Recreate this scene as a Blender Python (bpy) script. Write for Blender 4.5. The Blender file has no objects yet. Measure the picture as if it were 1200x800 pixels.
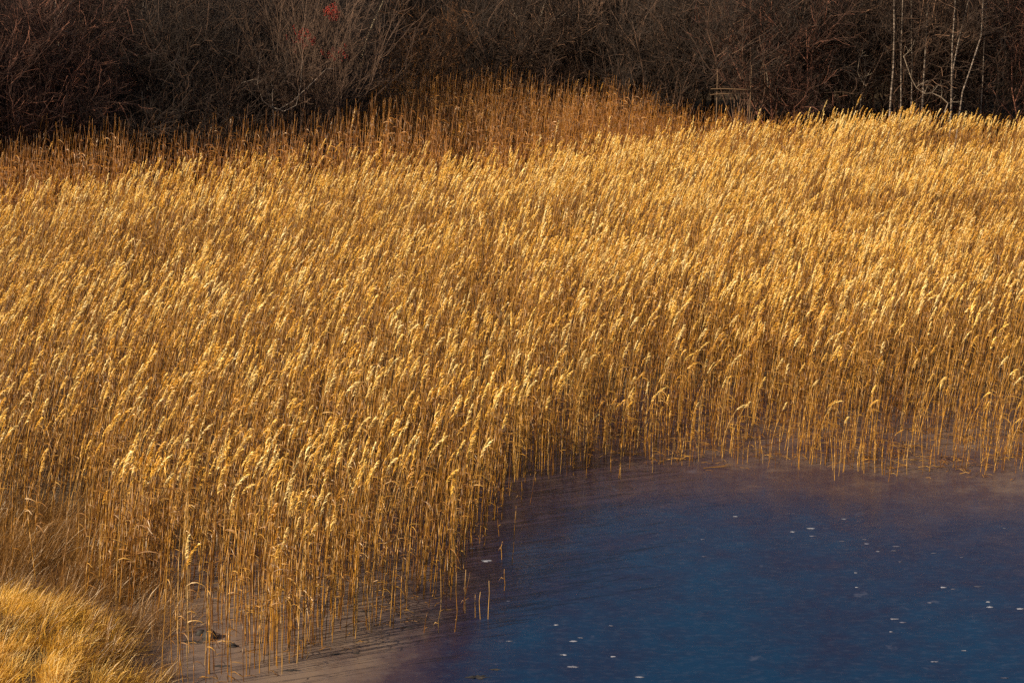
import bpy, math, random
import numpy as np
from mathutils import Vector, Matrix

rng = np.random.default_rng(7)
random.seed(7)
R = math.radians
scene = bpy.context.scene

# ------------------------------------------------------------------ camera
CAM_H = 10.0
FPX = 2400.0                      # focal length in pixels of a 1200 px wide picture
PITCH = math.atan(536 / FPX)
cam_d = bpy.data.cameras.new('camera')
cam_d.sensor_width = 36.0
cam_d.lens = 36.0 * FPX / 1200.0
cam_d.clip_start = 0.5
cam_d.clip_end = 5000
cam = bpy.data.objects.new('camera', cam_d)
scene.collection.objects.link(cam)
cam.location = (0, 0, CAM_H)
cam.rotation_euler = (math.pi / 2 - PITCH, 0, 0)
scene.camera = cam

# ------------------------------------------------------------------ sky, sun, exposure
SUN_EL = 31.0
SUN_AZ = 244.0        # degrees clockwise from +Y: the sun stands to the left, behind the camera
world = bpy.data.worlds.new('World')
scene.world = world
world.use_nodes = True
wn = world.node_tree.nodes
wl = world.node_tree.links
wn.clear()
sky = wn.new('ShaderNodeTexSky')
sky.sky_type = 'NISHITA'
sky.sun_disc = False
sky.sun_elevation = R(SUN_EL)
sky.sun_rotation = R(SUN_AZ)
bg = wn.new('ShaderNodeBackground')
bg.inputs['Strength'].default_value = 0.05
wo = wn.new('ShaderNodeOutputWorld')
wl.new(sky.outputs[0], bg.inputs[0])
wl.new(bg.outputs[0], wo.inputs[0])

sun_d = bpy.data.lights.new('sun', 'SUN')
sun_d.energy = 5.0
sun_d.angle = R(0.5)
sun_d.color = (1.0, 0.85, 0.62)
sun = bpy.data.objects.new('sun', sun_d)
scene.collection.objects.link(sun)
az, el = R(SUN_AZ), R(SUN_EL)
sdir = Vector((math.sin(az) * math.cos(el), math.cos(az) * math.cos(el), math.sin(el)))
sun.rotation_euler = (-sdir).to_track_quat('-Z', 'Y').to_euler()
sun.location = sdir * 60

vs = scene.view_settings
vs.view_transform = 'Standard'
vs.look = 'None'
vs.gamma = 1.0
vs.exposure = 1.0
scene.cycles.max_bounces = 5
scene.cycles.diffuse_bounces = 2
scene.cycles.transparent_max_bounces = 4
scene.cycles.use_denoising = False
scene.cycles.sample_clamp_indirect = 2.0

# ------------------------------------------------------------------ pixel <-> place
CP, SP = math.cos(PITCH), math.sin(PITCH)

def project(x, y, z):
    dz = z - CAM_H
    dep = y * CP - dz * SP
    upc = y * SP + dz * CP
    return 600 + FPX * x / dep, 400 - FPX * upc / dep, dep

def ray(px, py):
    a, b = (px - 600) / FPX, (400 - py) / FPX
    return np.array([a, CP + b * SP, -SP + b * CP])

def on_level(px, py, z=0.0):
    d = ray(px, py)
    t = (z - CAM_H) / d[2]
    return Vector((d[0] * t, d[1] * t, z))

def at_depth(px, py, Y):
    d = ray(px, py)
    t = Y / d[1]
    return Vector((d[0] * t, Y, CAM_H + d[2] * t))

# smooth value noise in the plane
_tab = rng.random((64, 64))
def vnoise(x, y, scale, off=0):
    u = np.asarray(x) / scale + 17.3 + off * 5.1
    v = np.asarray(y) / scale + 9.7 + off * 3.7
    iu, iv = np.floor(u).astype(int), np.floor(v).astype(int)
    fu, fv = u - iu, v - iv
    fu, fv = fu * fu * (3 - 2 * fu), fv * fv * (3 - 2 * fv)
    g = lambda i, j: _tab[i % 64, j % 64]
    return (g(iu, iv) * (1 - fu) + g(iu + 1, iv) * fu) * (1 - fv) + (g(iu, iv + 1) * (1 - fu) + g(iu + 1, iv + 1) * fu) * fv

def smooth(a, b, x):
    t = np.clip((np.asarray(x, float) - a) / (b - a), 0, 1)
    return t * t * (3 - 2 * t)

# shoreline of the reeds (bases), as seen: turned into a place on the ice level below
EDGE_X = [-400, 200, 260, 340, 400, 480, 525, 552, 585, 612, 700, 850, 1000, 1200, 1700]
EDGE_Y = [830, 822, 808, 780, 758, 740, 712, 658, 600, 564, 553, 547, 550, 557, 570]
def edge_py(px):
    return np.interp(px, EDGE_X, EDGE_Y)
# line where the plumed field ends at the back (bases), and where the thicket begins
def back_Y(x):
    return np.interp(x, [-40, -17, -13, -9, -5.5, -2.5, 2, 8, 16, 40], [48, 54.5, 56.5, 59.5, 61.5, 60.5, 64.5, 70.5, 72.5, 74])
def wood_Y(x):
    return np.interp(x, [-60, -18, -12, -8.2, -7.0, -6.2, 4, 7, 9, 20, 60], [46, 63, 65.5, 66, 69, 79, 80, 77, 75, 76, 80])

def into_reeds(x, y):
    """metres from the ice edge into the reeds, roughly"""
    px, py, _ = project(np.asarray(x, float), np.asarray(y, float), 0.0)
    ey = edge_py(px)
    a = np.arctan((np.clip(ey, -100, 5000) - 400) / FPX) + PITCH
    return y - CAM_H / np.tan(a)

BANK = [(-7.8, 25.2, 3.0, 2.5, .48), (-6.5, 23.8, 2.2, 1.8, .34)]
def bank_h(x, y):
    h = 0
    for cx, cy, rx, ry, a in BANK:
        h = np.maximum(h, a * np.clip(1 - ((x - cx) / rx) ** 2 - ((y - cy) / ry) ** 2, 0, 1))
    return h

def ground_h(x, y):
    x = np.asarray(x, float); y = np.asarray(y, float)
    d = into_reeds(x, np.maximum(y, 8))
    g = -0.22 + 0.30 * smooth(2.5, 7.5, d) * smooth(14, 20, y)
    g = g + 0.06 * (vnoise(x, y, 1.3) - .5) * smooth(3, 6, d)
    beyond = y - wood_Y(x)
    g = g + 0.5 * smooth(0, 20, beyond) + 2.0 * smooth(30, 140, beyond)
    g = g + 1.0 * bank_h(x, y) * (0.75 + .7 * vnoise(x, y, .75, 44)) + np.where(bank_h(x, y) > 0, .2, 0) * smooth(0, .2, bank_h(x, y))
    return g

# ------------------------------------------------------------------ materials
def mat(name):
    m = bpy.data.materials.new(name)
    m.use_nodes = True
    nt = m.node_tree
    nt.nodes.clear()
    out = nt.nodes.new('ShaderNodeOutputMaterial')
    return m, nt, out

def N(nt, t, **kw):
    n = nt.nodes.new(t)
    for k, v in kw.items():
        setattr(n, k, v)
    return n

def ramp(nt, fac, stops, interp='LINEAR'):
    r = N(nt, 'ShaderNodeValToRGB')
    r.color_ramp.interpolation = interp
    e = r.color_ramp.elements
    while len(e) < len(stops):
        e.new(0.5)
    for el_, (p, c) in zip(e, stops):
        el_.position = p
        el_.color = (*c, 1)
    nt.links.new(fac, r.inputs[0])
    return r.outputs[0]

def noise(nt, scale, detail=3, vec=None, rough=.55):
    n = N(nt, 'ShaderNodeTexNoise')
    n.inputs['Scale'].default_value = scale
    n.inputs['Detail'].default_value = detail
    n.inputs['Roughness'].default_value = rough
    if vec is not None:
        nt.links.new(vec, n.inputs['Vector'])
    return n.outputs[0]

def fibre_mat(name, stops, transl=.3, var=(0.75, 1.2), patch=None):
    """dry plant matter: colour differs from stalk to stalk, some light passes through"""
    m, nt, out = mat(name)
    oi = N(nt, 'ShaderNodeObjectInfo')
    col = ramp(nt, oi.outputs['Random'], stops)
    geo = N(nt, 'ShaderNodeNewGeometry')
    f = noise(nt, 9.0, 2, geo.outputs['Position'])
    mr = N(nt, 'ShaderNodeMapRange')
    mr.inputs['To Min'].default_value, mr.inputs['To Max'].default_value = var
    mr.inputs['From Min'].default_value, mr.inputs['From Max'].default_value = .3, .7
    nt.links.new(f, mr.inputs[0])
    mul = N(nt, 'ShaderNodeVectorMath', operation='SCALE')
    nt.links.new(col, mul.inputs[0]); nt.links.new(mr.outputs[0], mul.inputs['Scale'])
    c = mul.outputs[0]
    if patch:
        pf = noise(nt, patch[0], 2, geo.outputs['Position'])
        pr = ramp(nt, pf, [(.35, patch[1]), (.65, patch[2])])
        mm = N(nt, 'ShaderNodeVectorMath', operation='MULTIPLY')
        nt.links.new(c, mm.inputs[0]); nt.links.new(pr, mm.inputs[1])
        c = mm.outputs[0]
    d = N(nt, 'ShaderNodeBsdfDiffuse')
    t = N(nt, 'ShaderNodeBsdfTranslucent')
    nt.links.new(c, d.inputs[0]); nt.links.new(c, t.inputs[0])
    mx = N(nt, 'ShaderNodeMixShader')
    mx.inputs[0].default_value = transl
    nt.links.new(d.outputs[0], mx.inputs[1]); nt.links.new(t.outputs[0], mx.inputs[2])
    g = N(nt, 'ShaderNodeBsdfGlossy')
    g.inputs['Roughness'].default_value = .45
    g.inputs['Color'].default_value = (1, .93, .8, 1)
    mg = N(nt, 'ShaderNodeMixShader')
    mg.inputs[0].default_value = .05
    nt.links.new(mx.outputs[0], mg.inputs[1]); nt.links.new(g.outputs[0], mg.inputs[2])
    nt.links.new(mg.outputs[0], out.inputs[0])
    return m

M = {}
M['stem'] = fibre_mat('reed_stem', [(0, (.085, .026, .002)), (.35, (.20, .076, .005)), (.75, (.42, .19, .016)), (1, (.40, .23, .07))], .08, (.7, 1.15))
M['leaf'] = fibre_mat('reed_leaf', [(0, (.11, .036, .003)), (.6, (.26, .105, .009)), (1, (.48, .25, .04))], .25, (.7, 1.2))
M['plume'] = fibre_mat('reed_plume', [(0, (.56, .27, .03)), (.35, (.82, .48, .075)), (.7, (.93, .63, .16)), (1, (.95, .76, .36))], .3, (.85, 1.1), (.35, (.80, .74, .66), (1, 1, 1)))
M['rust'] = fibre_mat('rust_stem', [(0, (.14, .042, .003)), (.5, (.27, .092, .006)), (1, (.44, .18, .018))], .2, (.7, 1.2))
M['grass'] = fibre_mat('bank_grass', [(0, (.38, .17, .012)), (.5, (.62, .33, .035)), (.85, (.78, .47, .09)), (1, (.86, .68, .32))], .3, (.8, 1.15))
M['browngrass'] = fibre_mat('brown_grass', [(0, (.13, .055, .014)), (1, (.30, .15, .035))], .3)
M['red'] = fibre_mat('red_berry', [(0, (.20, .012, .008)), (1, (.27, .018, .01))], .1)
M['leafbrown'] = fibre_mat('withered_leaf', [(0, (.26, .10, .03)), (1, (.36, .15, .04))], .3)

def bark_mat(name, use_obj_color=True, base=(.2, .15, .12)):
    m, nt, out = mat(name)
    p = N(nt, 'ShaderNodeBsdfPrincipled')
    p.inputs['Roughness'].default_value = .85
    oi = N(nt, 'ShaderNodeObjectInfo')
    geo = N(nt, 'ShaderNodeNewGeometry')
    f = noise(nt, 3.2, 3, geo.outputs['Position'])
    mr = N(nt, 'ShaderNodeMapRange')
    mr.inputs['From Min'].default_value, mr.inputs['From Max'].default_value = .3, .7
    mr.inputs['To Min'].default_value, mr.inputs['To Max'].default_value = .55, 1.35
    nt.links.new(f, mr.inputs[0])
    mul = N(nt, 'ShaderNodeVectorMath', operation='SCALE')
    if use_obj_color:
        nt.links.new(oi.outputs['Color'], mul.inputs[0])
    else:
        mul.inputs[0].default_value = base
    nt.links.new(mr.outputs[0], mul.inputs['Scale'])
    nt.links.new(mul.outputs[0], p.inputs['Base Color'])
    nt.links.new(p.outputs[0], out.inputs[0])
    return m
M['bark'] = bark_mat('bark')

def birch_mat():
    m, nt, out = mat('birch_bark')
    p = N(nt, 'ShaderNodeBsdfPrincipled')
    p.inputs['Roughness'].default_value = .7
    geo = N(nt, 'ShaderNodeNewGeometry')
    mp = N(nt, 'ShaderNodeMapping')
    mp.inputs['Scale'].default_value = (2, 2, 9)
    nt.links.new(geo.outputs['Position'], mp.inputs[0])
    f = noise(nt, 1.5, 4, mp.outputs[0])
    c = ramp(nt, f, [(.38, (.022, .015, .01)), (.5, (.13, .092, .065)), (.72, (.32, .25, .20))])
    nt.links.new(c, p.inputs['Base Color'])
    nt.links.new(p.outputs[0], out.inputs[0])
    return m
M['birch'] = birch_mat()

def ground_mat():
    m, nt, out = mat('marsh_soil')
    p = N(nt, 'ShaderNodeBsdfPrincipled')
    p.inputs['Roughness'].default_value = .95
    geo = N(nt, 'ShaderNodeNewGeometry')
    f = noise(nt, 2.3, 6, geo.outputs['Position'], .7)
    c = ramp(nt, f, [(.3, (.03, .018, .008)), (.55, (.085, .05, .02)), (.75, (.16, .095, .035))])
    nt.links.new(c, p.inputs['Base Color'])
    b = N(nt, 'ShaderNodeBump')
    b.inputs['Strength'].default_value = .6
    b.inputs['Distance'].default_value = .05
    nt.links.new(noise(nt, 14, 5, geo.outputs['Position']), b.inputs['Height'])
    nt.links.new(b.outputs[0], p.inputs['Normal'])
    nt.links.new(p.outputs[0], out.inputs[0])
    return m
M['ground'] = ground_mat()

def ice_mat():
    m, nt, out = mat('pond_ice')
    geo = N(nt, 'ShaderNodeNewGeometry')
    at = N(nt, 'ShaderNodeAttribute', attribute_name='rime_reflection')
    # clear blue ice; frosting near the reeds plus their warm reflection painted in
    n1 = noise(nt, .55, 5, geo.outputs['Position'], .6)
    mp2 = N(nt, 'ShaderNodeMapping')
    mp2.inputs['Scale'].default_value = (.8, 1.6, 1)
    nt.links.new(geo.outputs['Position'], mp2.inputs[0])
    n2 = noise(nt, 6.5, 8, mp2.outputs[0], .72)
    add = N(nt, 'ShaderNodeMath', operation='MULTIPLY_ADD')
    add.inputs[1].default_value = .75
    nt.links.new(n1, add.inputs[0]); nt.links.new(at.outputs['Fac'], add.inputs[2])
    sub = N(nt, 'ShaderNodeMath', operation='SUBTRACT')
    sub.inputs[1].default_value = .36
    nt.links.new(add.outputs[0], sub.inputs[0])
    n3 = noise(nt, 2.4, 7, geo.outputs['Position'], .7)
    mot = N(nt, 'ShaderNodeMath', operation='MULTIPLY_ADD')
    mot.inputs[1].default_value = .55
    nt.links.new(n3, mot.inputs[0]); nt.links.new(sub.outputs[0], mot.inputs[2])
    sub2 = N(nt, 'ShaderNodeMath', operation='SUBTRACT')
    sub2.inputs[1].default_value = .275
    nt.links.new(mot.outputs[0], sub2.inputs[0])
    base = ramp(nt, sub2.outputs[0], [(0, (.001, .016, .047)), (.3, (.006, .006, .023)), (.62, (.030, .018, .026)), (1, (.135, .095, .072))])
    # faint milky streaks and crackle
    st = ramp(nt, n2, [(.5, (0, 0, 0)), (.74, (1, 1, 1))])
    mixc = N(nt, 'ShaderNodeMix', data_type='RGBA')
    mulf = N(nt, 'ShaderNodeMath', operation='MULTIPLY')
    mulf.inputs[1].default_value = .11
    nt.links.new(st, mulf.inputs[0])
    nt.links.new(mulf.outputs[0], mixc.inputs[0])
    nt.links.new(base, mixc.inputs[6])
    mixc.inputs[7].default_value = (.16, .16, .2, 1)
    mp3 = N(nt, 'ShaderNodeMapping')
    mp3.inputs['Scale'].default_value = (1.1, 1.0, 1)
    nt.links.new(geo.outputs['Position'], mp3.inputs[0])
    sc3 = ramp(nt, noise(nt, 1.9, 9, mp3.outputs[0], .62), [(.64, (0, 0, 0)), (.78, (1, 1, 1))])
    mf3 = N(nt, 'ShaderNodeMath', operation='MULTIPLY')
    mf3.inputs[1].default_value = .5
    nt.links.new(sc3, mf3.inputs[0])
    mix3 = N(nt, 'ShaderNodeMix', data_type='RGBA')
    nt.links.new(mf3.outputs[0], mix3.inputs[0])
    nt.links.new(mixc.outputs[2], mix3.inputs[6])
    mix3.inputs[7].default_value = (.10, .10, .14, 1)
    p = N(nt, 'ShaderNodeBsdfPrincipled')
    nt.links.new(mix3.outputs[2], p.inputs['Base Color'])
    p.inputs['IOR'].default_value = 1.31
    p.inputs['Specular IOR Level'].default_value = .29
    rr = ramp(nt, noise(nt, 1.6, 4, geo.outputs['Position']), [(.3, (.13, .13, .13)), (.7, (.27, .27, .27))])
    nt.links.new(rr, p.inputs['Roughness'])
    b = N(nt, 'ShaderNodeBump')
    b.inputs['Strength'].default_value = .10
    b.inputs['Distance'].default_value = .015
    nt.links.new(noise(nt, 6, 6, geo.outputs['Position'], .7), b.inputs['Height'])
    nt.links.new(b.outputs[0], p.inputs['Normal'])
    nt.links.new(p.outputs[0], out.inputs[0])
    return m
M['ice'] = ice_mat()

def plain(name, c, rough=.8, var=.3, scale=25):
    m, nt, out = mat(name)
    p = N(nt, 'ShaderNodeBsdfPrincipled')
    p.inputs['Roughness'].default_value = rough
    geo = N(nt, 'ShaderNodeNewGeometry')
    f = noise(nt, scale, 4, geo.outputs['Position'])
    col = ramp(nt, f, [(.3, tuple(v * (1 - var) for v in c)), (.7, tuple(min(1, v * (1 + var)) for v in c))])
    nt.links.new(col, p.inputs['Base Color'])
    nt.links.new(p.outputs[0], out.inputs[0])
    return m
M['frost'] = fibre_mat('frost', [(0, (.05, .05, .075)), (.6, (.11, .11, .15)), (1, (.28, .28, .32))], 0, (.6, 1.2))
M['mud'] = plain('mud', (.016, .011, .008), .8)
M['wood'] = plain('weathered_wood', (.10, .055, .025), .85)

# ------------------------------------------------------------------ mesh helpers
class MB:
    def __init__(s):
        s.v, s.f, s.m = [], [], []
    def tube(s, pts, rad, sides=3, mi=0, cap=True):
        pts = [Vector(p) for p in pts]
        b = len(s.v)
        n = len(pts)
        for i, p in enumerate(pts):
            t = (pts[min(i + 1, n - 1)] - pts[max(i - 1, 0)])
            if t.length < 1e-9: t = Vector((0, 0, 1))
            t.normalize()
            a = t.cross(Vector((0, 1, 0)) if abs(t.y) < .9 else Vector((1, 0, 0))).normalized()
            c = t.cross(a)
            for k in range(sides):
                w = 2 * math.pi * k / sides
                s.v.append(p + (a * math.cos(w) + c * math.sin(w)) * rad[i])
        for i in range(n - 1):
            for k in range(sides):
                k2 = (k + 1) % sides
                s.f.append((b + i * sides + k, b + i * sides + k2, b + (i + 1) * sides + k2, b + (i + 1) * sides + k)); s.m.append(mi)
        if cap:
            s.f.append(tuple(b + (n - 1) * sides + k for k in range(sides))); s.m.append(mi)
    def ribbon(s, pts, wid, side, mi=0):
        b = len(s.v)
        side = Vector(side).normalized()
        for p, w in zip(pts, wid):
            s.v.append(Vector(p) - side * w * .5); s.v.append(Vector(p) + side * w * .5)
        for i in range(len(pts) - 1):
            s.f.append((b + 2 * i, b + 2 * i + 1, b + 2 * i + 3, b + 2 * i + 2)); s.m.append(mi)
    def mesh(s, name, mats, smooth_=True):
        me = bpy.data.meshes.new(name)
        me.from_pydata([tuple(v) for v in s.v], [], s.f)
        for m in mats: me.materials.append(m)
        if len(mats) > 1:
            me.polygons.foreach_set('material_index', np.array(s.m, dtype=np.int32))
        if smooth_:
            me.polygons.foreach_set('use_smooth', np.ones(len(s.f), dtype=bool))
        me.update()
        return me

COL = scene.collection
def link(name, data, parent=None, loc=None, rot=None, kind=None, color=None):
    o = bpy.data.objects.new(name, data)
    COL.objects.link(o)
    if parent: o.parent = parent
    if loc is not None: o.location = loc
    if rot is not None: o.rotation_euler = rot
    if kind: o['kind'] = kind
    if color: o.color = (*color, 1)
    return o
def tag(o, label, cat, group=None):
    o['label'] = label; o['category'] = cat
    if group: o['group'] = group
    return o

def scatter(name, variants, pts, idx, rots, scl, kind='stuff'):
    """one object that stands copies of the variant meshes on points"""
    lib = bpy.data.collections.new(name + '_kinds')
    for i, parts in enumerate(variants):
        o = bpy.data.objects.new('%s_kind_%03d' % (name, i), parts[0])
        if len(parts) > 1: o.color = (*parts[1], 1)
        lib.objects.link(o)
    me = bpy.data.meshes.new(name)
    n = len(pts)
    me.vertices.add(n)
    me.vertices.foreach_set('co', np.asarray(pts, dtype=np.float32).ravel())
    a = me.attributes.new('kind_index', 'INT', 'POINT'); a.data.foreach_set('value', np.asarray(idx, dtype=np.int32))
    a = me.attributes.new('turn', 'FLOAT_VECTOR', 'POINT'); a.data.foreach_set('vector', np.asarray(rots, dtype=np.float32).ravel())
    a = me.attributes.new('size', 'FLOAT_VECTOR', 'POINT'); a.data.foreach_set('vector', np.asarray(scl, dtype=np.float32).ravel())
    o = link(name, me, kind=kind)
    ng = bpy.data.node_groups.new(name + '_nodes', 'GeometryNodeTree')
    ng.interface.new_socket('Geometry', in_out='INPUT', socket_type='NodeSocketGeometry')
    ng.interface.new_socket('Geometry', in_out='OUTPUT', socket_type='NodeSocketGeometry')
    gi, go = ng.nodes.new('NodeGroupInput'), ng.nodes.new('NodeGroupOutput')
    ci = ng.nodes.new('GeometryNodeCollectionInfo')
    ci.inputs['Collection'].default_value = lib
    ci.inputs['Separate Children'].default_value = True
    ci.inputs['Reset Children'].default_value = True
    ip = ng.nodes.new('GeometryNodeInstanceOnPoints')
    ip.inputs['Pick Instance'].default_value = True
    def attr(nm, t):
        q = ng.nodes.new('GeometryNodeInputNamedAttribute'); q.data_type = t; q.inputs[0].default_value = nm
        return q.outputs['Attribute']
    er = ng.nodes.new('FunctionNodeEulerToRotation')
    L = ng.links.new
    L(gi.outputs[0], ip.inputs['Points']); L(ci.outputs[0], ip.inputs['Instance'])
    L(attr('kind_index', 'INT'), ip.inputs['Instance Index'])
    L(attr('turn', 'FLOAT_VECTOR'), er.inputs[0]); L(er.outputs[0], ip.inputs['Rotation'])
    L(attr('size', 'FLOAT_VECTOR'), ip.inputs['Scale'])
    L(ip.outputs[0], go.inputs[0])
    md = o.modifiers.new('scatter', 'NODES'); md.node_group = ng
    return o

# ------------------------------------------------------------------ the setting: ground and ice
def grid_mesh(name, xs, ys, zf, material, attr=None):
    X, Y = np.meshgrid(xs, ys)
    Z = zf(X, Y)
    v = np.stack([X, Y, Z], -1).reshape(-1, 3)
    nx, ny = len(xs), len(ys)
    i = np.arange(nx * ny).reshape(ny, nx)
    f = np.stack([i[:-1, :-1], i[:-1, 1:], i[1:, 1:], i[1:, :-1]], -1).reshape(-1, 4)
    me = bpy.data.meshes.new(name)
    me.from_pydata(v.tolist(), [], f.tolist())
    me.polygons.foreach_set('use_smooth', np.ones(len(f), dtype=bool))
    me.materials.append(material)
    if attr:
        a = me.attributes.new(attr[0], 'FLOAT', 'POINT')
        a.data.foreach_set('value', attr[1](X, Y).ravel().astype(np.float32))
    me.update()
    return me

gx = np.concatenate([np.array([-1500, -500, -200, -100, -60]), np.arange(-40, 40.1, .5), np.array([60, 100, 200, 500, 1500])])
gy = np.concatenate([np.array([-400, -100, -30, 0, 10]), np.arange(16, 100, .5), np.arange(104, 240, 6), np.array([300, 500, 1000, 2500])])
link('marsh_ground', grid_mesh('marsh_ground', gx, gy, ground_h, M['ground']), kind='structure')

def rime_reflection(X, Y):
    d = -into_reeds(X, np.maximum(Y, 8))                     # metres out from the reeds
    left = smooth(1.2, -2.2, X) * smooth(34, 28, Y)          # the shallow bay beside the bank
    r = .36 * smooth(3.2, 0, d) + .36 * smooth(14, 1, d) * (.62 + .38 * smooth(3, 8, X))  # wide term paints the purple-brown reed reflection across the ice
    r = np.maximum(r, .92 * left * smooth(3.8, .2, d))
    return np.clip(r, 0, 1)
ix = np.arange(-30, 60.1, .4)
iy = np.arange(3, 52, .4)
ice = link('pond_ice', grid_mesh('pond_ice', ix, iy, lambda X, Y: X * 0, M['ice'], ('rime_reflection', rime_reflection)), kind='structure')

# ------------------------------------------------------------------ reed shapes
def reed_shape(seed, h=2.2, plume=True, broken=False, mats=None):
    """returns stem, leaves, plume as builders; grows from the origin, blown towards +X"""
    r = random.Random(seed)
    st, pl = MB(), MB()
    lv = []
    bend = r.uniform(.02, .12) if not broken else r.uniform(-.01, .03)
    yb = r.uniform(-.04, .04)
    def pos(t):
        return Vector((bend * h * t ** 2.3 + .01 * math.sin(5 * t + seed), yb * h * t * t, h * t * (1 - .02 * t)))
    ts = [0, .2, .42, .62, .8, .92, 1.0]
    top = .84 if plume else 1.0
    r0 = r.uniform(.0042, .0066)
    pts = [pos(t * top) for t in ts]
    st.tube(pts, [r0 * (1 - .5 * t) for t in ts], 4)
    # knots of old sheath along the stalk
    for t in (.3, .55, .72):
        if r.random() < .7:
            a, b = pos(t * top), pos((t + .09) * top)
            st.tube([a, b], [r0 * 1.45, r0 * .9], 4)
    nl = r.randint(2, 4) if not broken else r.randint(0, 2)
    for k in range(nl):
        t = r.uniform(.3, .86) * top
        p = pos(t)
        L = r.uniform(.16, .36) if not broken else r.uniform(.08, .18)
        a = r.gauss(0, .7)
        dirx, diry = math.cos(a), math.sin(a)
        up = r.uniform(.2, .9)
        drop = r.uniform(.5, 1.5)
        w = r.uniform(.009, .016)
        q = []
        for i in range(5):
            s = i / 4
            q.append(p + Vector((dirx * L * s, diry * L * s, L * (up * s - drop * s * s))))
        m = MB()
        m.ribbon(q, [w * .6, w, w * .9, w * .6, .002], (-diry * .6, dirx * .6, .7))
        lv.append(m)
    if plume:
        PL = r.uniform(.24, .38)
        a0 = math.atan2(bend * 2.3, 1)
        droop = r.choice([.1, .2, .3, .4, .75]) + r.uniform(-.08, .12)
        base = pos(top)
        rach = [base]
        n = 10
        az_ = r.gauss(0, .35)
        for i in range(n):
            ang = a0 + droop * (i / n) ** 1.3
            rach.append(rach[-1] + Vector((math.sin(ang) * math.cos(az_), math.sin(ang) * math.sin(az_), math.cos(ang))) * PL / n)
        pl.tube(rach, [.003 * (1 - .7 * i / n) for i in range(n + 1)], 3)
        full = r.uniform(.7, 1.2)
        for k in range(54):
            s = r.random() ** .8
            i = min(int(s * n), n - 1)
            p = rach[i].lerp(rach[i + 1], s * n - i)
            tdir = (rach[i + 1] - rach[i]).normalized()
            prof = math.sin(math.pi * min(1, .12 + .85 * s)) ** .7
            L = full * r.uniform(.045, .095) * (.35 + .65 * prof)
            ra = r.uniform(0, 2 * math.pi)
            out_ = Vector((math.cos(ra), math.sin(ra), 0))
            d1 = (tdir * 1.0 + out_ * .34 + Vector((.18, 0, 0))).normalized()
            d2 = (d1 + Vector((.45, 0, -.45))).normalized()
            p1 = p + d1 * L * .55
            p2 = p1 + d2 * L * .5
            w = r.uniform(.007, .013)
            sv = d1.cross(Vector((r.gauss(0, 1), r.gauss(0, 1), r.gauss(0, 1))))
            if sv.length < 1e-4: sv = Vector((0, 1, 0))
            pl.ribbon([p, p1, p2], [w * .45, w, .002], sv)
    return st, lv, pl

def joined(st, lv, pl):
    m = MB()
    for part, mi in [(st, 0)] + [(l, 1) for l in lv] + [(pl, 2)]:
        b = len(m.v)
        m.v += part.v
        m.f += [tuple(i + b for i in f) for f in part.f]
        m.m += [mi] * len(part.f)
    return m

NPL, NBR = 24, 10
shapes = [reed_shape(100 + i) for i in range(NPL)] + [reed_shape(300 + i, plume=False, broken=True) for i in range(NBR)]
reed_variants = [(joined(*s).mesh('reed_shape_%02d' % i, [M['stem'], M['leaf'], M['plume']]),) for i, s in enumerate(shapes)]
rust_variants = [(joined(*reed_shape(500 + i, plume=(i == 0), broken=(i > 5))).mesh('rust_reed_shape_%02d' % i, [M['rust'], M['rust'], M['leaf']]),) for i in range(8)]

# ------------------------------------------------------------------ where the reeds stand
def candidates(dens, y0, y1):
    xs, ys = [], []
    n = int(dens * (y1 - y0) * 60)
    y = rng.uniform(y0, y1, n)
    x = rng.uniform(-30, 30, n)
    keep = (np.abs(x) < y * .262 + 2.2)
    return x[keep], y[keep]

x, y = candidates(52, 22, 78)
px, py, dep = project(x, y, 0.0)
d_in = into_reeds(x, y) + (vnoise(x, y, .9, 1) - .5) * .9
right = smooth(600, 720, px)
clump = vnoise(x, y, .55, 2)
dens = smooth(-.3, .35, d_in) * (1 - right) + right * (.62 * smooth(-.25, .25, d_in) + .38 * smooth(2.2, 4.6, d_in))
dens = dens * np.clip(.25 + 1.2 * clump, 0, 1) * np.maximum(np.clip(.55 + .9 * vnoise(x, y, 2.6, 31), .5, 1), (1 - right) * smooth(4, 2, d_in))
dens = np.where(d_in < 0, .03 * (d_in > -.6) * (px > 240), dens)
# thin corner by the bank, none on the bank
dens = dens * (1 - .93 * smooth(320, 190, px) * smooth(695, 745, py)) * (1 - .9 * smooth(150, 60, px) * smooth(600, 650, py))
dens = np.where(bank_h(x, y) > .02, 0, dens)
dens = dens * (y < back_Y(x) + 2.0 * (vnoise(x, y, 1.4, 5) - .5))
keep = rng.random(len(x)) < dens
x, y, d_in, right, px, py, dep = [a[keep] for a in (x, y, d_in, right, px, py, dep)]
n = len(x)
hs = .84 + .26 * vnoise(x, y, 3.2, 3) + .16 * (vnoise(x, y, .8, 4) - .5) + rng.normal(0, .07, n)
ramp_h = (.90 + .10 * smooth(.0, 1.0, d_in)) * (1 - right) + right * (.42 + .58 * smooth(.3, 5.0, d_in))
low = smooth(11.5, 13, x) * smooth(61.5, 63, y) * smooth(69, 67.5, y)
hs = np.clip(hs * (1 - .4 * low) * ramp_h * rng.choice([1, 1, 1, 1, .88], n), .2, 1.3)
pplume = ((.13 + .32 * vnoise(x, y, 2.4, 21)) * smooth(-.6, .6, d_in)) * (1 - right) + right * (.03 + .11 * smooth(.6, 1.6, d_in) + (.09 + .36 * vnoise(x, y, 2.4, 21)) * smooth(1.0, 5.0, d_in))
has = rng.random(n) < pplume * (1 - .85 * low)
idx = np.where(has, rng.integers(0, NPL, n), NPL + rng.integers(0, NBR, n))
hs = np.where(has, hs * 1.04, hs * rng.uniform(.5, .97, n))
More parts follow.
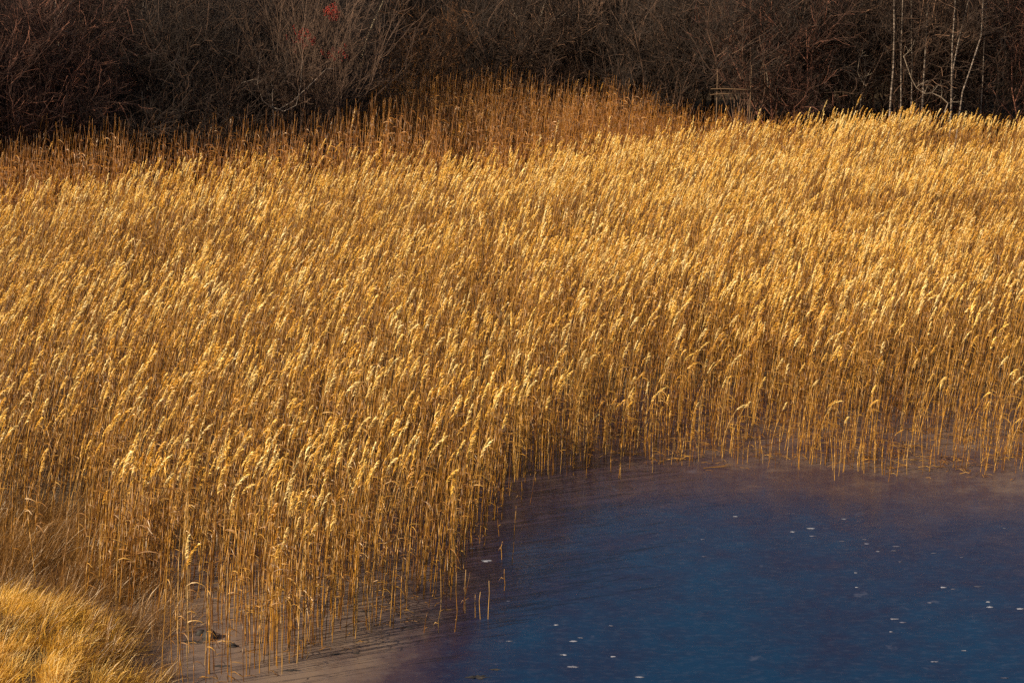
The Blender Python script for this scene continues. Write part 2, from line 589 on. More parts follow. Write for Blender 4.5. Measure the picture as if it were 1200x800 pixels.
lean = R(3) + R(9) * vnoise(x, y, 4.5, 6) + R(9) * smooth(-3, -9, x) * smooth(30, 36, y) * smooth(52, 44, y) + rng.normal(0, R(3.0), n)
lean = lean * (.35 - .2 * right + (.65 + .2 * right) * smooth(0, 3.5, d_in))
rots = np.stack([rng.normal(0, R(3.5), n), lean, rng.normal(0, R(24), n)], -1)
wd = rng.uniform(.85, 1.2, n)
scl = np.stack([wd, wd, hs], -1)
# plumes keep their size: narrow the range of the vertical stretch
z = np.maximum(ground_h(x, y), -0.02)
pts = np.stack([x, y, z], -1)

# the reeds that show largest are things of their own: front of the clump by the bank, then the rank across the ice
order_near = [i for i in np.argsort(dep) if 205 < px[i] < 625 and py[i] < 806]
near = order_near[:205]
far_rank = [i for i in np.argsort(d_in) if 640 < px[i] < 1195 and right[i] > .5 and d_in[i] < 2.6][:80]
single = set(near) | set(far_rank)
rest = np.array([i for i in range(n) if i not in single])
o = scatter('reed_bed', reed_variants, pts[rest], idx[rest], rots[rest], scl[rest])
tag(o, 'dense bed of golden plumed reeds filling the marsh behind the ice', 'reeds')

part_cache = {}
def reed_parts(i):
    if i not in part_cache:
        st, lv, pl = shapes[i]
        part_cache[i] = (st.mesh('reed_stem', [M['stem']]), [l.mesh('reed_leaf', [M['leaf']]) for l in lv], pl.mesh('reed_plume', [M['plume']]) if pl.f else None)
    return part_cache[i]

def make_reed(name, loc, rot, sc, shape, label, group):
    root = link(name, None, loc=loc, rot=rot)
    root.scale = sc
    root.empty_display_size = .1
    st, lv, pl = reed_parts(shape)
    link('stem', st, root)
    for l in lv: link('leaf', l, root)
    if pl: link('plume', pl, root)
    return tag(root, label, 'reed', group)

LAB = {('n', 1): ('tall straw-coloured reed with cream plume in the clump beside the grassy bank', 'plumed reeds at the front of the clump by the bank'),
       ('n', 0): ('bare straw-coloured reed stalk without plume in the clump beside the grassy bank', 'plumeless reed stalks at the front of the clump by the bank'),
       ('f', 1): ('short plumed reed standing in the ice along the edge facing the open pond', 'plumed reeds in the thin rank along the ice'),
       ('f', 0): ('thin bare reed stalk without plume in the rank along the ice edge', 'bare reed stalks in the thin rank along the ice')}
for i in near + far_rank:
    lb, gp = LAB[('n' if i in set(near) else 'f', int(has[i]))]
    make_reed('reed', pts[i], rots[i], scl[i], int(idx[i]), lb, gp)

# lone stalks standing out in the open ice: top pixel, foot pixel
LONE = [((605, 593), (600, 661)), ((582, 583), (585, 628)), ((591, 666), (591, 692)), ((569, 618), (567, 640)), ((589, 634), (588, 655)),
        ((546, 667), (545, 718)), ((535, 670), (533, 740)), ((557, 696), (557, 723)), ((563, 693), (563, 725)), ((573, 680), (572, 725)),
        ((501, 716), (497, 741)), ((517, 700), (514, 741)), ((551, 670), (543, 716)), ((627, 552), (621, 591)), ((611, 556), (611, 588))]
for k, (t, b) in enumerate(LONE):
    foot = on_level(*b)
    topp = at_depth(*t, foot.y)
    ln = topp - foot
    root = link('broken_reed', None, loc=(foot.x, foot.y, -.01))
    kr = random.Random(900 + k)
    m = MB()
    m.tube([Vector((0, 0, 0)), ln * .35 + Vector((kr.gauss(0, .008), 0, 0)), ln * .7 + Vector((kr.gauss(0, .01), 0, 0)), ln + Vector((0, 0, .01))], [.0055, .005, .0045, .003], 5)
    link('stem', m.mesh('broken_reed_stem', [M['stem']]), root)
    for j in range(kr.randint(0, 2)):
        p = ln * kr.uniform(.15, 1)
        a_ = kr.choice([-1, 1]) * kr.uniform(.03, .1)
        m = MB()
        m.ribbon([p, p + Vector((a_ * .6, 0, .03)), p + Vector((a_, .02, -.03))], [.006, .012, .002], (0, .6, .6))
        link('leaf', m.mesh('broken_reed_leaf', [M['leaf']]), root)
    tag(root, 'broken bare reed stalk standing alone in the open ice off the clump', 'reed', 'lone broken stalks standing in the open ice')

# fallen stalks lying on the ice among the reed feet
FALL = [(840, 548, 12), (790, 541, -8), (985, 548, 4), (905, 520, 20), (1020, 541, -15), (1110, 545, 35), (690, 548, 8), (420, 733, 12), (250, 757, -35), (330, 690, 40), (215, 745, 28), (1160, 540, 14), (735, 532, -20)]
for k, (fx, fy, ang) in enumerate(FALL):
    p = on_level(fx, fy, .012)
    L = rng.uniform(.28, .6)
    m = MB()
    q = [Vector((L * (s - .5), .03 * math.sin(3 * s + k), .01 + .05 * math.sin(math.pi * s) * (k % 3))) for s in (0, .25, .5, .75, 1)]
    m.tube(q, [.007, .007, .006, .006, .004], 5)
    root = link('fallen_reed', None, loc=p, rot=(0, R(-8 * (k % 2)), R(ang)))
    link('stem', m.mesh('fallen_reed_stem', [M['stem']]), root)
    m = MB()
    m.ribbon([q[3], q[3] + Vector((.08, .05, .03)), q[3] + Vector((.2, .08, .005))], [.008, .014, .002], (0, .5, .5))
    link('leaf', m.mesh('fallen_reed_leaf', [M['leaf']]), root)
    tag(root, 'short fallen reed stalk lying on the ice among the reed feet', 'reed stalk', 'fallen stalks lying on the ice')

# broken bits of stalk and leaf frozen in between the reed feet
bits = []
for k in range(5):
    kr = random.Random(60 + k); m = MB()
    L = kr.uniform(.08, .26)
    q = [Vector((L * (t - .5), .04 * L * math.sin(4 * t + k), .006 + .03 * kr.random() * math.sin(math.pi * t))) for t in (0, .3, .6, 1)]
    if k < 3: m.tube(q, [.004, .004, .0035, .003], 3)
    else: m.ribbon(q, [.006, .016, .013, .002], (0, 1, .3))
    bits.append((m.mesh('reed_bit', [M['leaf'] if k < 4 else M['browngrass']]),))
n0 = 30000
lx = rng.uniform(-8, 12, n0); ly = rng.uniform(23, 42, n0)
ld = into_reeds(lx, ly)
k = (ld > -.5) & (ld < 5) & (bank_h(lx, ly) < .02) & (rng.random(n0) < smooth(-.5, .5, ld) * np.clip(vnoise(lx, ly, .5, 51) * 1.6 - .5, 0, 1))
lx, ly = lx[k], ly[k]
n = len(lx)
ls = rng.uniform(.6, 1.3, n)
o = scatter('reed_litter', bits, np.stack([lx, ly, np.maximum(ground_h(lx, ly), 0) + .004], -1), rng.integers(0, 5, n), np.stack([rng.normal(0, .1, n), rng.normal(0, .12, n), rng.uniform(0, 6.28, n)], -1), np.stack([ls, ls, ls], -1))
tag(o, 'broken bits of reed littering the ice between the reed feet', 'litter')

# reeds of a darker rusty colour, without plumes, in front of the thicket
n0 = 42000
x = rng.uniform(-26, 26, n0); y = rng.uniform(50, 82, n0)
by, wy = back_Y(x), wood_Y(x)
k = (y > by - .8 + 1.5 * vnoise(x, y, 1.5, 9)) & (y < wy + 3.0) & (np.abs(x) < y * .262 + 1.5) & (rng.random(n0) < .35 + .65 * vnoise(x, y, 1.0, 12))
x, y = x[k], y[k]
n = len(x)
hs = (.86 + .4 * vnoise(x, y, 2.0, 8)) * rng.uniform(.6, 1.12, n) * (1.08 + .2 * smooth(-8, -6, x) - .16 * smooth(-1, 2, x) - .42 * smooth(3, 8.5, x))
pts = np.stack([x, y, ground_h(x, y)], -1)
pi = np.where(rng.random(n) < .06, 0, rng.integers(1, 8, n))
rots = np.stack([rng.normal(0, R(4), n), rng.normal(R(3), R(5), n), rng.normal(0, R(40), n)], -1)
wd = rng.uniform(.9, 1.5, n)
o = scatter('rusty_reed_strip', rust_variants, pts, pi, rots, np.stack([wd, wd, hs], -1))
tag(o, 'strip of rusty brown reeds without plumes before the thicket', 'reeds')

# ------------------------------------------------------------------ grassy bank
def tuft_mesh(seed, mat_, nb=46, L0=.5, spread=.16):
    r = random.Random(seed)
    m = MB()
    for k in range(nb):
        a = r.uniform(0, 2 * math.pi)
        p = Vector((math.cos(a), math.sin(a), 0)) * r.uniform(0, spread)
        L = L0 * r.uniform(.5, 1.15)
        o_ = Vector((math.cos(a) * r.uniform(.0, .45) + .28, math.sin(a) * r.uniform(0, .45) - .05, 0))
        dr = r.uniform(.25, .95)
        q = []
        for i in range(6):
            s = i / 5
            q.append(p + Vector((o_.x * L * (s * .6 + dr * s * s), o_.y * L * (s * .6 + dr * s * s), L * (s - .55 * dr * s ** 2.4))))
        w = r.choice([.003, .004, .005, .006, .009])
        m.ribbon(q, [w, w, w * .9, w * .75, w * .5, .001], (r.gauss(0, 1), r.gauss(0, 1), .2))
    return m.mesh('grass_tuft', [mat_])
tufts = [(tuft_mesh(10 + i, M['grass']),) for i in range(6)] + [(tuft_mesh(40 + i, M['browngrass'], 34, .8),) for i in range(3)]
n0 = 3600
x = rng.uniform(-12, -3.8, n0); y = rng.uniform(20.5, 32.5, n0)
bh = bank_h(x, y)
cl = vnoise(x, y, .7, 15)
bpx, bpy_, _ = project(x, y, 0.0)
behind = (bh <= .05) & (bpx < 175 + 40 * cl) & (bpy_ > 610) & (bpy_ < 760)
k = ((bh > .01 + .05 * cl) & (rng.random(n0) < .35 + .9 * cl)) | behind
x, y, bh, cl = x[k], y[k], bh[k], cl[k]
n = len(x)
edge = bh < .14
behind = behind[k]
ti = np.where(rng.random(n) < np.where(behind, 1.1, 0) + np.where(edge, .5, np.where(cl < .28, .75, .03)), rng.integers(6, 9, n), rng.integers(0, 6, n))
s = rng.uniform(.65, 1.15, n)
o = scatter('bank_grass', tufts, np.stack([x, y, ground_h(x, y) - .02], -1), ti, np.stack([rng.normal(0, .12, n), rng.normal(0, .12, n), rng.normal(-.1, .5, n)], -1), np.stack([s, s, s * rng.uniform(.8, 1.15, n)], -1))
tag(o, 'golden wind-combed long grass covering the bank beside the pond', 'grass')

# brown sedge growing between the bank and the reeds
def sedge(name, p, s, seed, label):
    root = link(name, None, loc=p)
    root.scale = (s, s, s)
    link('blades', tuft_mesh(seed, M['browngrass'], 150, 1.15, .3), root, kind='stuff')
    return tag(root, label, 'plant')
for k, (fx, fy, s, lb) in enumerate([(92, 690, 1.0, 'brown dry sedge clump in the shade behind the grassy bank'), (45, 672, .9, 'dark dry sedge clump at the top of the grassy bank against the reeds'),
                                     (150, 742, .6, 'low brown sedge clump at the foot of the grassy bank by the ice'), (20, 655, 1.0, 'tall dark sedge clump rising behind the crest of the grassy bank'), (120, 705, .8, 'ragged brown sedge clump between the bank crest and the reed stalks'), (196, 797, .42, 'small golden-brown sedge tuft standing in the ice corner by the bank')]):
    p = on_level(fx, fy)
    sedge('sedge_clump', (p.x, p.y, float(ground_h(p.x, p.y)) - .02 if k < 5 else -.01), s, 77 + k, lb)

# ------------------------------------------------------------------ marks on the ice
def blob(seed, rx, ry, h, nseg=22):
    r = random.Random(seed)
    m = MB()
    ph = [r.uniform(.3, 1.35) for _ in range(nseg)]
    ph = [(ph[k] + .5 * ph[k - 1]) / 1.5 for k in range(nseg)]
    for ring, (q, zz) in enumerate([(1, 0), (.72, h * .7)]):
        for k in range(nseg):
            a = 2 * math.pi * k / nseg
            m.v.append(Vector((rx * q * ph[k] * math.cos(a), ry * q * ph[(k * 3) % nseg] * math.sin(a), zz)))
    m.v.append(Vector((0, 0, h)))
    for k in range(nseg):
        k2 = (k + 1) % nseg
        m.f.append((k, k2, nseg + k2, nseg + k)); m.m.append(0)
        m.f.append((nseg + k, nseg + k2, 2 * nseg)); m.m.append(0)
    return m
FROST = [(950, 619, 12, 1.5), (929, 623, 9, 1.4), (952, 628, 11, 1.4), (987, 634, 10, 1.4), (1013, 632, 9, 1.2), (1016, 637, 8, 1.2), (1050, 640, 12, 1.6), (1047, 645, 10, 1.6), (1029, 646, 7, 1), (1094, 648, 9, 1.3), (1055, 658, 6, 1.6),
         (1003, 671, 6, 1), (1004, 688, 6, 1), (1105, 688, 10, 2), (1117, 690, 9, 1.5), (1146, 687, 12, 1.8), (1160, 711, 14, 2.2), (1195, 713, 12, 2.2), (1158, 705, 8, 1.4), (1047, 725, 16, 2.4), (1058, 729, 10, 1.5), (1044, 740, 6, 1),
         (862, 605, 8, 1), (823, 632, 7, 1), (989, 608, 7, 1), (1177, 619, 6, 1), (1178, 794, 12, 1.5), (1095, 775, 12, 1.2), (716, 733, 7, 2), (672, 751, 12, 2.2), (681, 747, 9, 1.6), (661, 767, 14, 2), (672, 781, 16, 3), (652, 732, 7, 1.2),
         (718, 769, 9, 1.6), (570, 657, 16, 3.5), (596, 704, 10, 1.5), (597, 751, 12, 1.4), (553, 642, 11, 1.6), (750, 793, 16, 2), (1127, 653, 6, 1), (1090, 706, 8, 1.2), (825, 652, 9, 1), (1130, 762, 9, 1)]
for k, (fx, fy, w, h) in enumerate(FROST):
    p = on_level(fx, fy)
    sc_ = project(p.x, p.y, 0)[2] / FPX
    rx = w * .40 * sc_
    ry = min(h * .40 * sc_ / (CAM_H / math.hypot(CAM_H, p.y)), rx * 2.2)
    link('frost_patch', blob(k, rx, ry, .006).mesh('frost_patch', [M['frost']]), ice, loc=(p.x, p.y, .002))
MUD = [(394, 766, 13, 4), (341, 785, 20, 4), (260, 780, 22, 5), (580, 784, 12, 4), (560, 793, 24, 8), (430, 716, 18, 4), (477, 735, 14, 3), (300, 752, 16, 4), (222, 752, 28, 7), (418, 765, 8, 3)]
for k, (fx, fy, w, h) in enumerate(MUD):
    p = on_level(fx, fy)
    sc_ = project(p.x, p.y, 0)[2] / FPX
    link('mud_stain', blob(80 + k, w * .6 * sc_, h * .32 * sc_ / .36, .004, 30).mesh('mud_stain', [M['mud']]), ice, loc=(p.x, p.y, .0025))

def clod(seed, s):
    import bmesh
    bm = bmesh.new()
    bmesh.ops.create_icosphere(bm, subdivisions=3, radius=1)
    r = random.Random(seed)
    dirs = [(Vector((r.gauss(0, 1), r.gauss(0, 1), r.gauss(0, 1))).normalized(), r.uniform(-.25, .35)) for _ in range(16)]
    for v in bm.verts:
        q = v.co.normalized()
        v.co = q * (1 + sum(a * max(0, q.dot(d_)) ** 4 for d_, a in dirs))
        v.co = Vector((v.co.x * s * 1.15, v.co.y * s * .9, max(v.co.z, -.25) * s * .95))
    me = bpy.data.meshes.new('clod'); bm.to_mesh(me); bm.free()
    me.materials.append(M['mud'])
    me.polygons.foreach_set('use_smooth', np.ones(len(me.polygons), dtype=bool))
    return me
for fx, fy, s, lb in [(246, 748, .10, 'large dark mud clod frozen into the ice among reed stalks'), (273, 757, .045, 'small dark mud clod in the ice next to a larger one'), (235, 743, .06, 'dark mud clod half hidden behind a larger one among reed stalks')]:
    p = on_level(fx, fy)
    tag(link('mud_clod', clod(int(fx), s), loc=(p.x, p.y, .01)), lb, 'clod')

# ------------------------------------------------------------------ bare thicket
def grow(r, p, d, L, rad, depth, lines, spec):
    """a limb with its side shoots, into lines = [(depth, points, radii)]"""
    n = 5 if depth < 2 else 3
    pts = [p.copy()]
    q, dd = p.copy(), d.normalized()
    for i in range(n):
        j = spec['crook'] * (1 + .4 * depth)
        dd = (dd + Vector((r.gauss(0, j), r.gauss(0, j), r.gauss(0, j) + spec['up'] * .12))).normalized()
        q = q + dd * L / n
        pts.append(q.copy())
    tip = max(rad * .35, .0035)
    lines.append((depth, pts, [max(.0035, rad + (tip - rad) * i / n) for i in range(n + 1)]))
    if depth >= spec['depth']: return
    k = spec['kids'][depth]
    for c in range(k):
        s = r.uniform(.22 if depth else .28, 1.0)
        i = min(int(s * n), n - 1)
        bp = pts[i].lerp(pts[i + 1], s * n - i)
        bd = (pts[i + 1] - pts[i]).normalized()
        side = Vector((r.gauss(0, 1), r.gauss(0, 1), r.gauss(0, .7)))
        side = (side - bd * side.dot(bd)).normalized()
        nd = (bd * r.uniform(.5, 1.0) + side * spec['spread']).normalized()
        grow(r, bp, nd, L * r.uniform(.38, .62), rad * .5, depth + 1, lines, spec)

def shrub_shape(seed, height, nst, spec, r0=.03, open_=.55):
    r = random.Random(seed)
    stems, branches, twigs = [], MB(), MB()
    for k in range(nst):
        a = 2 * math.pi * (k + r.random()) / nst
        lines = []
        d = Vector((math.cos(a) * open_ * r.uniform(.2, 1.2), math.sin(a) * open_ * r.uniform(.2, 1.2), 1))
        grow(r, Vector((math.cos(a) * .18, math.sin(a) * .18, -.05)), d, height * r.uniform(.7, 1.05), r0 * r.uniform(.7, 1.2), 0, lines, spec)
        m = MB()
        for dep_, p, ra in lines:
            if dep_ == 0: m.tube(p, ra, 5)
            elif r.random() < (.2 if dep_ < 3 else .1): branches.tube(p, [max(v * 1.1, .006) for v in ra], 3, cap=False)
            else: twigs.tube(p, [max(v, .0045) for v in ra], 3, cap=False)
        stems.append(m)
    return stems, branches, twigs

SPEC_A = dict(depth=3, kids=[10, 8, 5], crook=.10, up=.5, spread=.75)     # fine twiggy dome
SPEC_B = dict(depth=3, kids=[10, 7, 4], crook=.13, up=.8, spread=.6)    # upright brush
kinds = [shrub_shape(1, 4.6, 9, SPEC_A), shrub_shape(2, 4.2, 10, SPEC_A, .025, .8), shrub_shape(3, 5.4, 9, SPEC_B, .032, .4), shrub_shape(4, 5.8, 8, SPEC_B, .035, .35), shrub_shape(5, 3.2, 10, SPEC_A, .02, .9)]
kind_mesh = [([s.mesh('shrub_stem', [M['bark']]) for s in st], br.mesh('shrub_branches', [M['bark']]), tw.mesh('shrub_twigs', [M['bark']])) for st, br, tw in kinds]
TINT = {'purple': (.100, .040, .024), 'grey': (.085, .045, .026), 'dark': (.040, .020, .011), 'rust': (.11, .045, .014)}

def make_shrub(loc, kind, s, rz, tint, label, group, name='bare_shrub'):
    root = link(name, None, loc=loc, rot=(0, 0, rz))
    root.scale = (s, s, s)
    st, br, tw = kind_mesh[kind]
    lit = tuple(min(.4, v * 2.3) for v in TINT[tint])  # sunlit highlights painted: stems and branches take a paler tint
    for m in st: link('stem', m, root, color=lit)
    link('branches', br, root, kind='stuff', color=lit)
    link('twigs', tw, root, kind='stuff', color=tuple(.62 * v for v in TINT[tint]))  # fine twigs tinted down, painting the shade between them
    return tag(root, label, 'shrub', group)

SH_LOOK = {'purple': 'purplish-brown leafless shrub', 'grey': 'grey-brown leafless shrub', 'dark': 'dark leafless bush', 'rust': 'rusty-brown leafless shrub'}
SH_ROW = ['in the front of the thicket', 'in the second rank of the thicket', 'deep inside the thicket']
def sh_label(tint, row, X):
    zone = ('behind the dark reed strip' if X < -9.5 else 'around the arching grey tree' if X < -6 else 'behind the rusty reeds' if X < 6.2 else 'near the wooden rail' if X < 11.5 else 'around the birches')
    return '%s %s %s' % (SH_LOOK[tint], SH_ROW[row], zone), 'every %s %s %s' % (SH_LOOK[tint], SH_ROW[row], zone)
srnd = random.Random(11)
# front row and two rows behind: foot placed along the wood's edge
for row, (off, step, jit) in enumerate([(0.9, 1.9, .8), (3.0, 2.3, 1.0), (6.0, 2.7, 1.4)]):
    xx = -20.0 - row
    while xx < 22 + row:
        X = xx + srnd.uniform(-.5, .5)
        Y = float(wood_Y(X)) + off + srnd.uniform(-.3, 1) * jit
        if X < -9: tint = srnd.choice(['purple', 'purple', 'grey', 'dark'])
        elif X < -2: tint = srnd.choice(['grey', 'grey', 'purple', 'rust'])
        elif X < 7: tint = srnd.choice(['dark', 'grey', 'dark', 'dark'])
        else: tint = srnd.choice(['dark', 'dark', 'purple', 'dark', 'grey'])
        if row: tint = srnd.choice(['dark', 'dark', tint])
        kind = srnd.choice([0, 1, 4, 0] if X < -2 and row == 0 else [2, 3, 2, 0] if X > 3 else [0, 1, 2, 3])
        make_shrub((X, Y, float(ground_h(X, Y)) - .03), kind, srnd.uniform(.85, 1.2), srnd.uniform(0, 6.28), tint, *sh_label(tint, row, X))
        xx += step
# the wood beyond, which reads as one mass
n0 = 900
x = rng.uniform(-60, 60, n0); y = rng.uniform(60, 170, n0)
off = y - wood_Y(x)
k = (off > 8) & (np.abs(x) < y * .32 + 14) & (rng.random(n0) < np.interp(off, [8, 25, 100], [1, .7, .4]))
x, y = x[k], y[k]
# and along the wood's edge where it runs on out of the frame
ex = rng.uniform(-60, -21, 90); ey = wood_Y(ex) + rng.uniform(.5, 9, 90)
x, y = np.concatenate([x, ex]), np.concatenate([y, ey])
n = len(x)
s = rng.uniform(.9, 1.7, n)
wood_bark = {t: bark_mat('far_bark_' + t, False, tuple(.5 * v for v in TINT[t])) for t in TINT}
def with_mat(me, m_):
    c = me.copy(); c.materials.clear(); c.materials.append(m_); return c
wood_variants = [(with_mat(tw, wood_bark[t]),) for (st, br, tw), t in zip(kind_mesh, ['dark', 'purple', 'dark', 'dark', 'dark'])]
o = scatter('far_wood', wood_variants, np.stack([x, y, ground_h(x, y) - .1], -1), rng.integers(0, 5, n), np.stack([x * 0, x * 0, rng.uniform(0, 6.28, n)], -1), np.stack([s, s, s * rng.uniform(1, 1.3, n)], -1))
tag(o, 'far-off dark leafless wood rising behind the thicket', 'wood')

# ------------------------------------------------------------------ birches: pixels of the stem, stood at a depth behind the reeds
def tree_from_line(name, pix, Y, rad, label, cat, group, material, tint, top_h=9.5, seed=1, kids=16, limbs=()):
    r = random.Random(seed)
    P = [at_depth(a, b, Y) for a, b in pix]
    P.sort(key=lambda q: q.z)
    lo, hi = P[0], P[-1]
    g = float(ground_h(lo.x, Y)) - .05
    d0 = (P[1] - P[0])
    foot = Vector((lo.x - .3 * (d0.x / max(d0.z, .1)) * (lo.z - g), Y, g))
    line = [foot] + P
    d1 = (P[-1] - P[-2]).normalized()
    top = hi + Vector((d1.x, .0, max(.8, d1.z))).normalized() * max(.5, top_h - hi.z)
    line += [hi.lerp(top, .33) + Vector((.05, 0, 0)), hi.lerp(top, .66), top]
    zs = [(q.z - g) / (top.z - g) for q in line]
    root = link(name, None, loc=foot)
    m = MB()
    m.tube([q - foot for q in line], [rad * (1.15 - .9 * z_) for z_ in zs], 8)
    link('trunk', m.mesh('trunk', [material]), root, color=tint)
    lines = []
    spec = dict(depth=3, kids=[5, 4, 4], crook=.1, up=.6, spread=.7)
    for k in range(kids):
        s_ = r.uniform(.30, 1) * (len(line) - 1)
        i = min(int(s_), len(line) - 2)
        q = line[i].lerp(line[i + 1], s_ - i) - foot
        a = r.uniform(0, 6.28)
        grow(r, q, Vector((math.cos(a), math.sin(a), .8)), r.uniform(.6, 1.6), rad * .28, 1, lines, spec)
    c = MB()
    for dep_, p, ra in lines: c.tube(p, [max(v, .0045) for v in ra], 3, cap=False)
    link('crown', c.mesh('crown', [M['bark']]), root, kind='stuff', color=TINT['dark'])
    for lp in limbs:
        q = [at_depth(a, b, Y + .25 * math.sin(7 * j_ + seed)) - foot + Vector((r.gauss(0, .03), r.gauss(0, .12), r.gauss(0, .03))) for j_, (a, b) in enumerate(lp)]
        tl = []
        for qq in q[1:]:
            for _ in range(3): grow(r, qq, Vector((r.gauss(0, 1), r.gauss(0, 1), .7)), r.uniform(.4, 1.0), rad * .22, 1, tl, dict(depth=3, kids=[4, 3, 3], crook=.13, up=.5, spread=.7))
        tm = MB()
        for dep_, p_, ra_ in tl: tm.tube(p_, [max(v, .0045) for v in ra_], 3, cap=False)
        limb_twigs = tm
        m = MB()
        m.tube(q, [rad * .6 * (1 - .7 * i / (len(q) - 1)) for i in range(len(q))], 5)
        lo_ = link('limb', m.mesh('limb', [material]), root, color=tint)
        link('twigs', limb_twigs.mesh('twigs', [M['bark']]), lo_, kind='stuff', color=TINT['grey'])
    return tag(root, label, cat, group)

BIRCH = [([(1047.8, 0), (1048, 37), (1047, 80), (1044, 114)], 74.6, .062, 'white birch trunk standing very straight, leftmost branchy one of the birch row'),
         ([(1058, 0), (1056, 60), (1056, 114)], 75.0, .048, 'thin brownish birch trunk standing close beside the straight white birch'),
         ([(1087.6, 0), (1086, 37), (1083, 84)], 75.3, .055, 'pale birch trunk standing alone between two pairs of birches'),
         ([(1119.7, 0), (1116, 55), (1115, 117)], 74.7, .058, 'upright white birch of the pair that meets at the foot'),
         ([(1134, 5), (1123, 50), (1116.5, 83), (1116, 103)], 74.9, .052, 'curved white birch leaning away from its upright twin'),
         ([(1152, 4), (1150, 42), (1138, 79), (1128, 108)], 74.5, .05, 'strongly bent pale birch leaning outward at the end of the birch row'),
         ([(1068, 0), (1068, 40), (1069, 72)], 75.5, .035, 'slender dim birch between the straight white birch and the lone pale one'),
         ([(1153, 54), (1152, 88), (1150, 118)], 75.3, .035, 'dim rusty sapling behind the strongly bent birch')]
for k, (pix, Y, rad, lb) in enumerate(BIRCH):
    lb = lb.replace(', leftmost branchy one of the birch row', ' beside a thin brownish one')
    tree_from_line('birch_tree', pix, Y, rad * .68, lb, 'birch', 'birches at the edge of the thicket', M['birch'], (.5, .42, .36), seed=20 + k)

GREYB = (.25, .19, .145)
tree_from_line('bare_tree', [(319, 110), (320, 128), (321, 150)], 66.6, .026, 'grey arching bush tree with spreading bowed limbs above the rusty reeds', 'tree', None, M['bark'], (.26, .2, .16), 3.4, 3, 30,
               limbs=[[(319, 128), (310, 94), (298, 92), (282, 98), (268, 122)], [(321, 130), (344, 120), (370, 92), (382, 80), (398, 77)], [(320, 126), (333, 131), (344, 124), (352, 100), (356, 70)], [(319, 128), (306, 118), (300, 100), (305, 60)]])
tree_from_line('bare_tree', [(452, -4), (440, 22), (432, 40), (424, 70)], 80.5, .06, 'leaning pale trunk slanting up through the thicket behind the rusty reeds', 'tree', None, M['bark'], (.42, .32, .2), 9, 4, 20)
tree_from_line('bare_tree', [(640, 0), (628, 40), (622, 90)], 81, .07, 'dark crooked tree with a heavy pale sideways limb in the thicket', 'tree', None, M['bark'], (.24, .18, .13), 9, 5, 24,
               limbs=[[(626, 42), (632, 30), (655, 22), (668, 10)], [(624, 50), (610, 30), (600, 8)]])
tree_from_line('bare_tree', [(66, -5), (64, 20), (70, 60)], 66.5, .03, 'slim grey tree rising from the purplish shrubs', 'tree', None, M['bark'], GREYB, 8, 6, 20, limbs=[[(68, 34), (84, 42), (98, 52)], [(66, 20), (78, 8), (88, 0)]])
tree_from_line('bare_tree', [(205, -2), (209, 18), (216, 50), (224, 64)], 68.5, .028, 'thin grey leaning tree among purplish shrubs', 'tree', None, M['bark'], GREYB, 8, 7, 20, limbs=[[(220, 60), (232, 72), (240, 74)]])
tree_from_line('bare_tree', [(170, -2), (166, 20), (160, 60)], 70, .07, 'thick dark forked trunk behind the purplish shrubs', 'tree', None, M['bark'], (.12, .09, .07), 9, 8, 22, limbs=[[(168, 10), (180, 0), (200, -6)]])
tree_from_line('bare_tree', [(790, 0), (786, 40), (782, 110)], 82, .04, 'dim upright tree in the darkest part of the thicket', 'tree', None, M['bark'], (.2, .15, .1), 9, 9, 22)
tree_from_line('bare_tree', [(1010, 108), (1014, 92), (1013, 70), (1000, 54)], 76.2, .025, 'short hooked dead stem beside the straight white birch', 'tree', None, M['bark'], (.36, .28, .2), 4.6, 10, 5)

def branch(pix, Y, r0, label, seed):
    P = [at_depth(a, b, Y) for a, b in pix]
    root = link('dead_branch', None, loc=P[0])
    m = MB(); m.tube([q - P[0] for q in P], [r0 * (1 - .5 * i / (len(P) - 1)) for i in range(len(P))], 6)
    link('limb', m.mesh('dead_limb', [M['bark']]), root, color=(.20, .145, .10))
    lines = []; r = random.Random(seed)
    for q in P[1:]:
        grow(r, q - P[0], Vector((r.gauss(0, 1), r.gauss(0, .5), .6)), .5, r0 * .35, 2, lines, dict(depth=3, kids=[2, 2, 3], crook=.12, up=.3, spread=.7))
    c = MB()
    for dep_, p, ra in lines: c.tube(p, ra, 3, cap=False)
    link('twigs', c.mesh('twigs', [M['bark']]), root, kind='stuff', color=(.25, .19, .14))
    tag(root, label, 'branch')
branch([(1107, 132), (1111, 121), (1103, 114), (1092, 109), (1083, 110), (1074, 103), (1068, 92), (1059, 66)], 74.2, .026, 'fallen pale arched branch at the foot of the birches', 1)
branch([(1015, 101), (1008, 92), (1005, 84), (1007, 70)], 75, .017, 'dead pale twiggy branch at the dark thicket foot', 2)
branch([(900, 102), (899, 88), (896, 78), (893, 73)], 75, .02, 'hooked dead branch rising beside the wooden rail', 3)

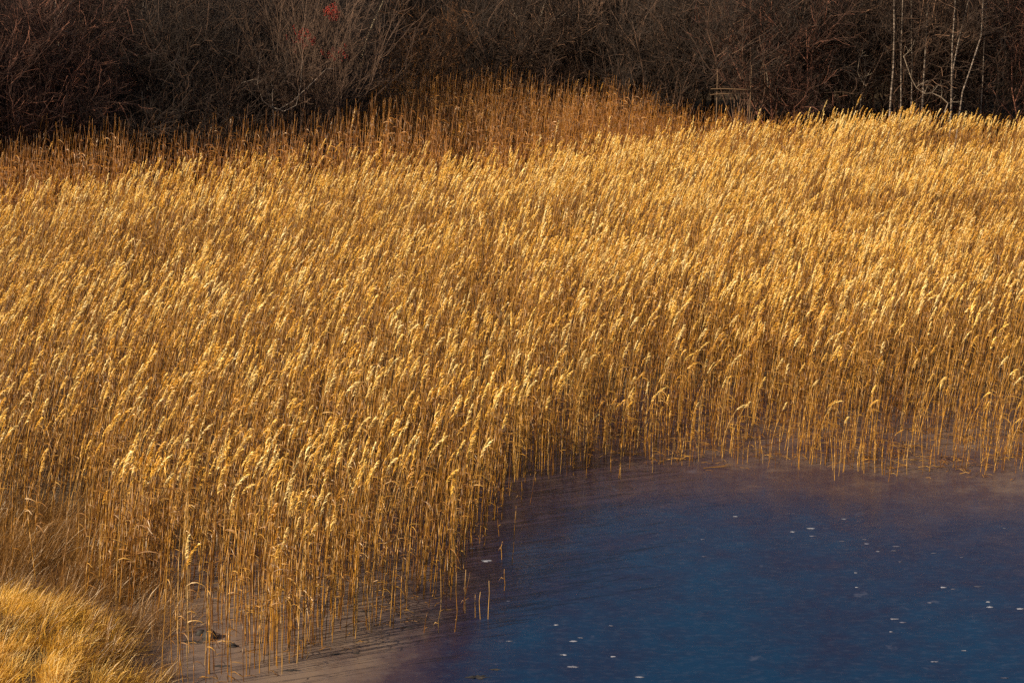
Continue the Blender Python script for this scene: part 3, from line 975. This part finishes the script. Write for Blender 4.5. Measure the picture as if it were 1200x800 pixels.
# weathered rail between two poles at the foot of the thicket
YR = 74.6
P1, P2 = at_depth(838, 104, YR), at_depth(878, 105, YR)
root = link('rail_fence', None, loc=(P1.x, YR, float(ground_h(P1.x, YR))))
org = Vector(root.location)
for (a, b) in [((841, 80), (838, 140)), ((881, 77), (876, 140))]:
    A, B = at_depth(*a, YR), at_depth(*b, YR)
    B.z = min(B.z, org.z - .1)
    m = MB(); m.tube([B - org, B.lerp(A, .5) - org + Vector((.02, 0, 0)), A - org], [.026, .022, .014], 7)
    link('post', m.mesh('post', [M['wood']]), root)
for (a, b, rr) in [((833, 104.5), (885, 105.5), .022), ((832, 111.5), (862, 109.5), .017)]:
    A, B = at_depth(*a, YR - .06), at_depth(*b, YR - .06)
    m = MB(); m.tube([A - org, A.lerp(B, .3) - org + Vector((0, 0, .02)), A.lerp(B, .7) - org, B - org], [rr, rr * 1.05, rr, rr * .8], 6)
    link('rail', m.mesh('rail', [M['wood']]), root)
tag(root, 'weathered wooden rail between two thin poles at the foot of the thicket', 'fence')

# red-berried bushes
def berry_shrub(pix, Y, wpx, label, seed):
    c = at_depth(*pix, Y)
    g = float(ground_h(c.x, Y))
    h = c.z - g
    r = random.Random(seed)
    root = link('berry_bush', None, loc=(c.x - .25, Y, g - .05))
    st, br, tw = shrub_shape(seed, h * 1.05, 5, dict(depth=3, kids=[6, 4, 3], crook=.08, up=.9, spread=.45), .024, .18)
    for s_ in st: link('stem', s_.mesh('berry_bush_stem', [M['bark']]), root, color=TINT['grey'])
    link('branches', br.mesh('berry_bush_branches', [M['bark']]), root, kind='stuff', color=TINT['grey'])
    link('twigs', tw.mesh('berry_bush_twigs', [M['bark']]), root, kind='stuff', color=TINT['grey'])
    m = MB()
    w = wpx * project(c.x, Y, c.z)[2] / FPX
    cen = [Vector((.25 + r.gauss(0, w * .32), r.gauss(0, w * .3), h + r.gauss(0, w * .22))) for _ in range(26)]
    for q in cen:
        L = r.uniform(.12, .3)
        dn = Vector((r.uniform(.2, .6), r.gauss(0, .2), -1)).normalized()
        for k in range(9):
            p = q + dn * L * k / 9 + Vector((r.gauss(0, .02), r.gauss(0, .02), r.gauss(0, .02)))
            e = r.uniform(.014, .026)
            b = len(m.v)
            m.v += [p + Vector(v) * e for v in ((1, 0, 0), (-1, 0, 0), (0, 1, 0), (0, -1, 0), (0, 0, 1), (0, 0, -1))]
            for f in ((0, 2, 4), (2, 1, 4), (1, 3, 4), (3, 0, 4), (2, 0, 5), (1, 2, 5), (3, 1, 5), (0, 3, 5)):
                m.f.append(tuple(b + i for i in f)); m.m.append(0)
    link('berries', m.mesh('berries', [M['red']]), root, kind='stuff')
    tag(root, label, 'bush')
berry_shrub((354, 42), 67.0, 24, 'leafless bush with the largest cluster of drooping red berries', 31)
berry_shrub((391, 57), 67.4, 18, 'lower leafless bush with a dim cluster of red berries', 32)
berry_shrub((391, 10), 67.5, 20, 'tallest leafless bush with bright red berries high up', 33)
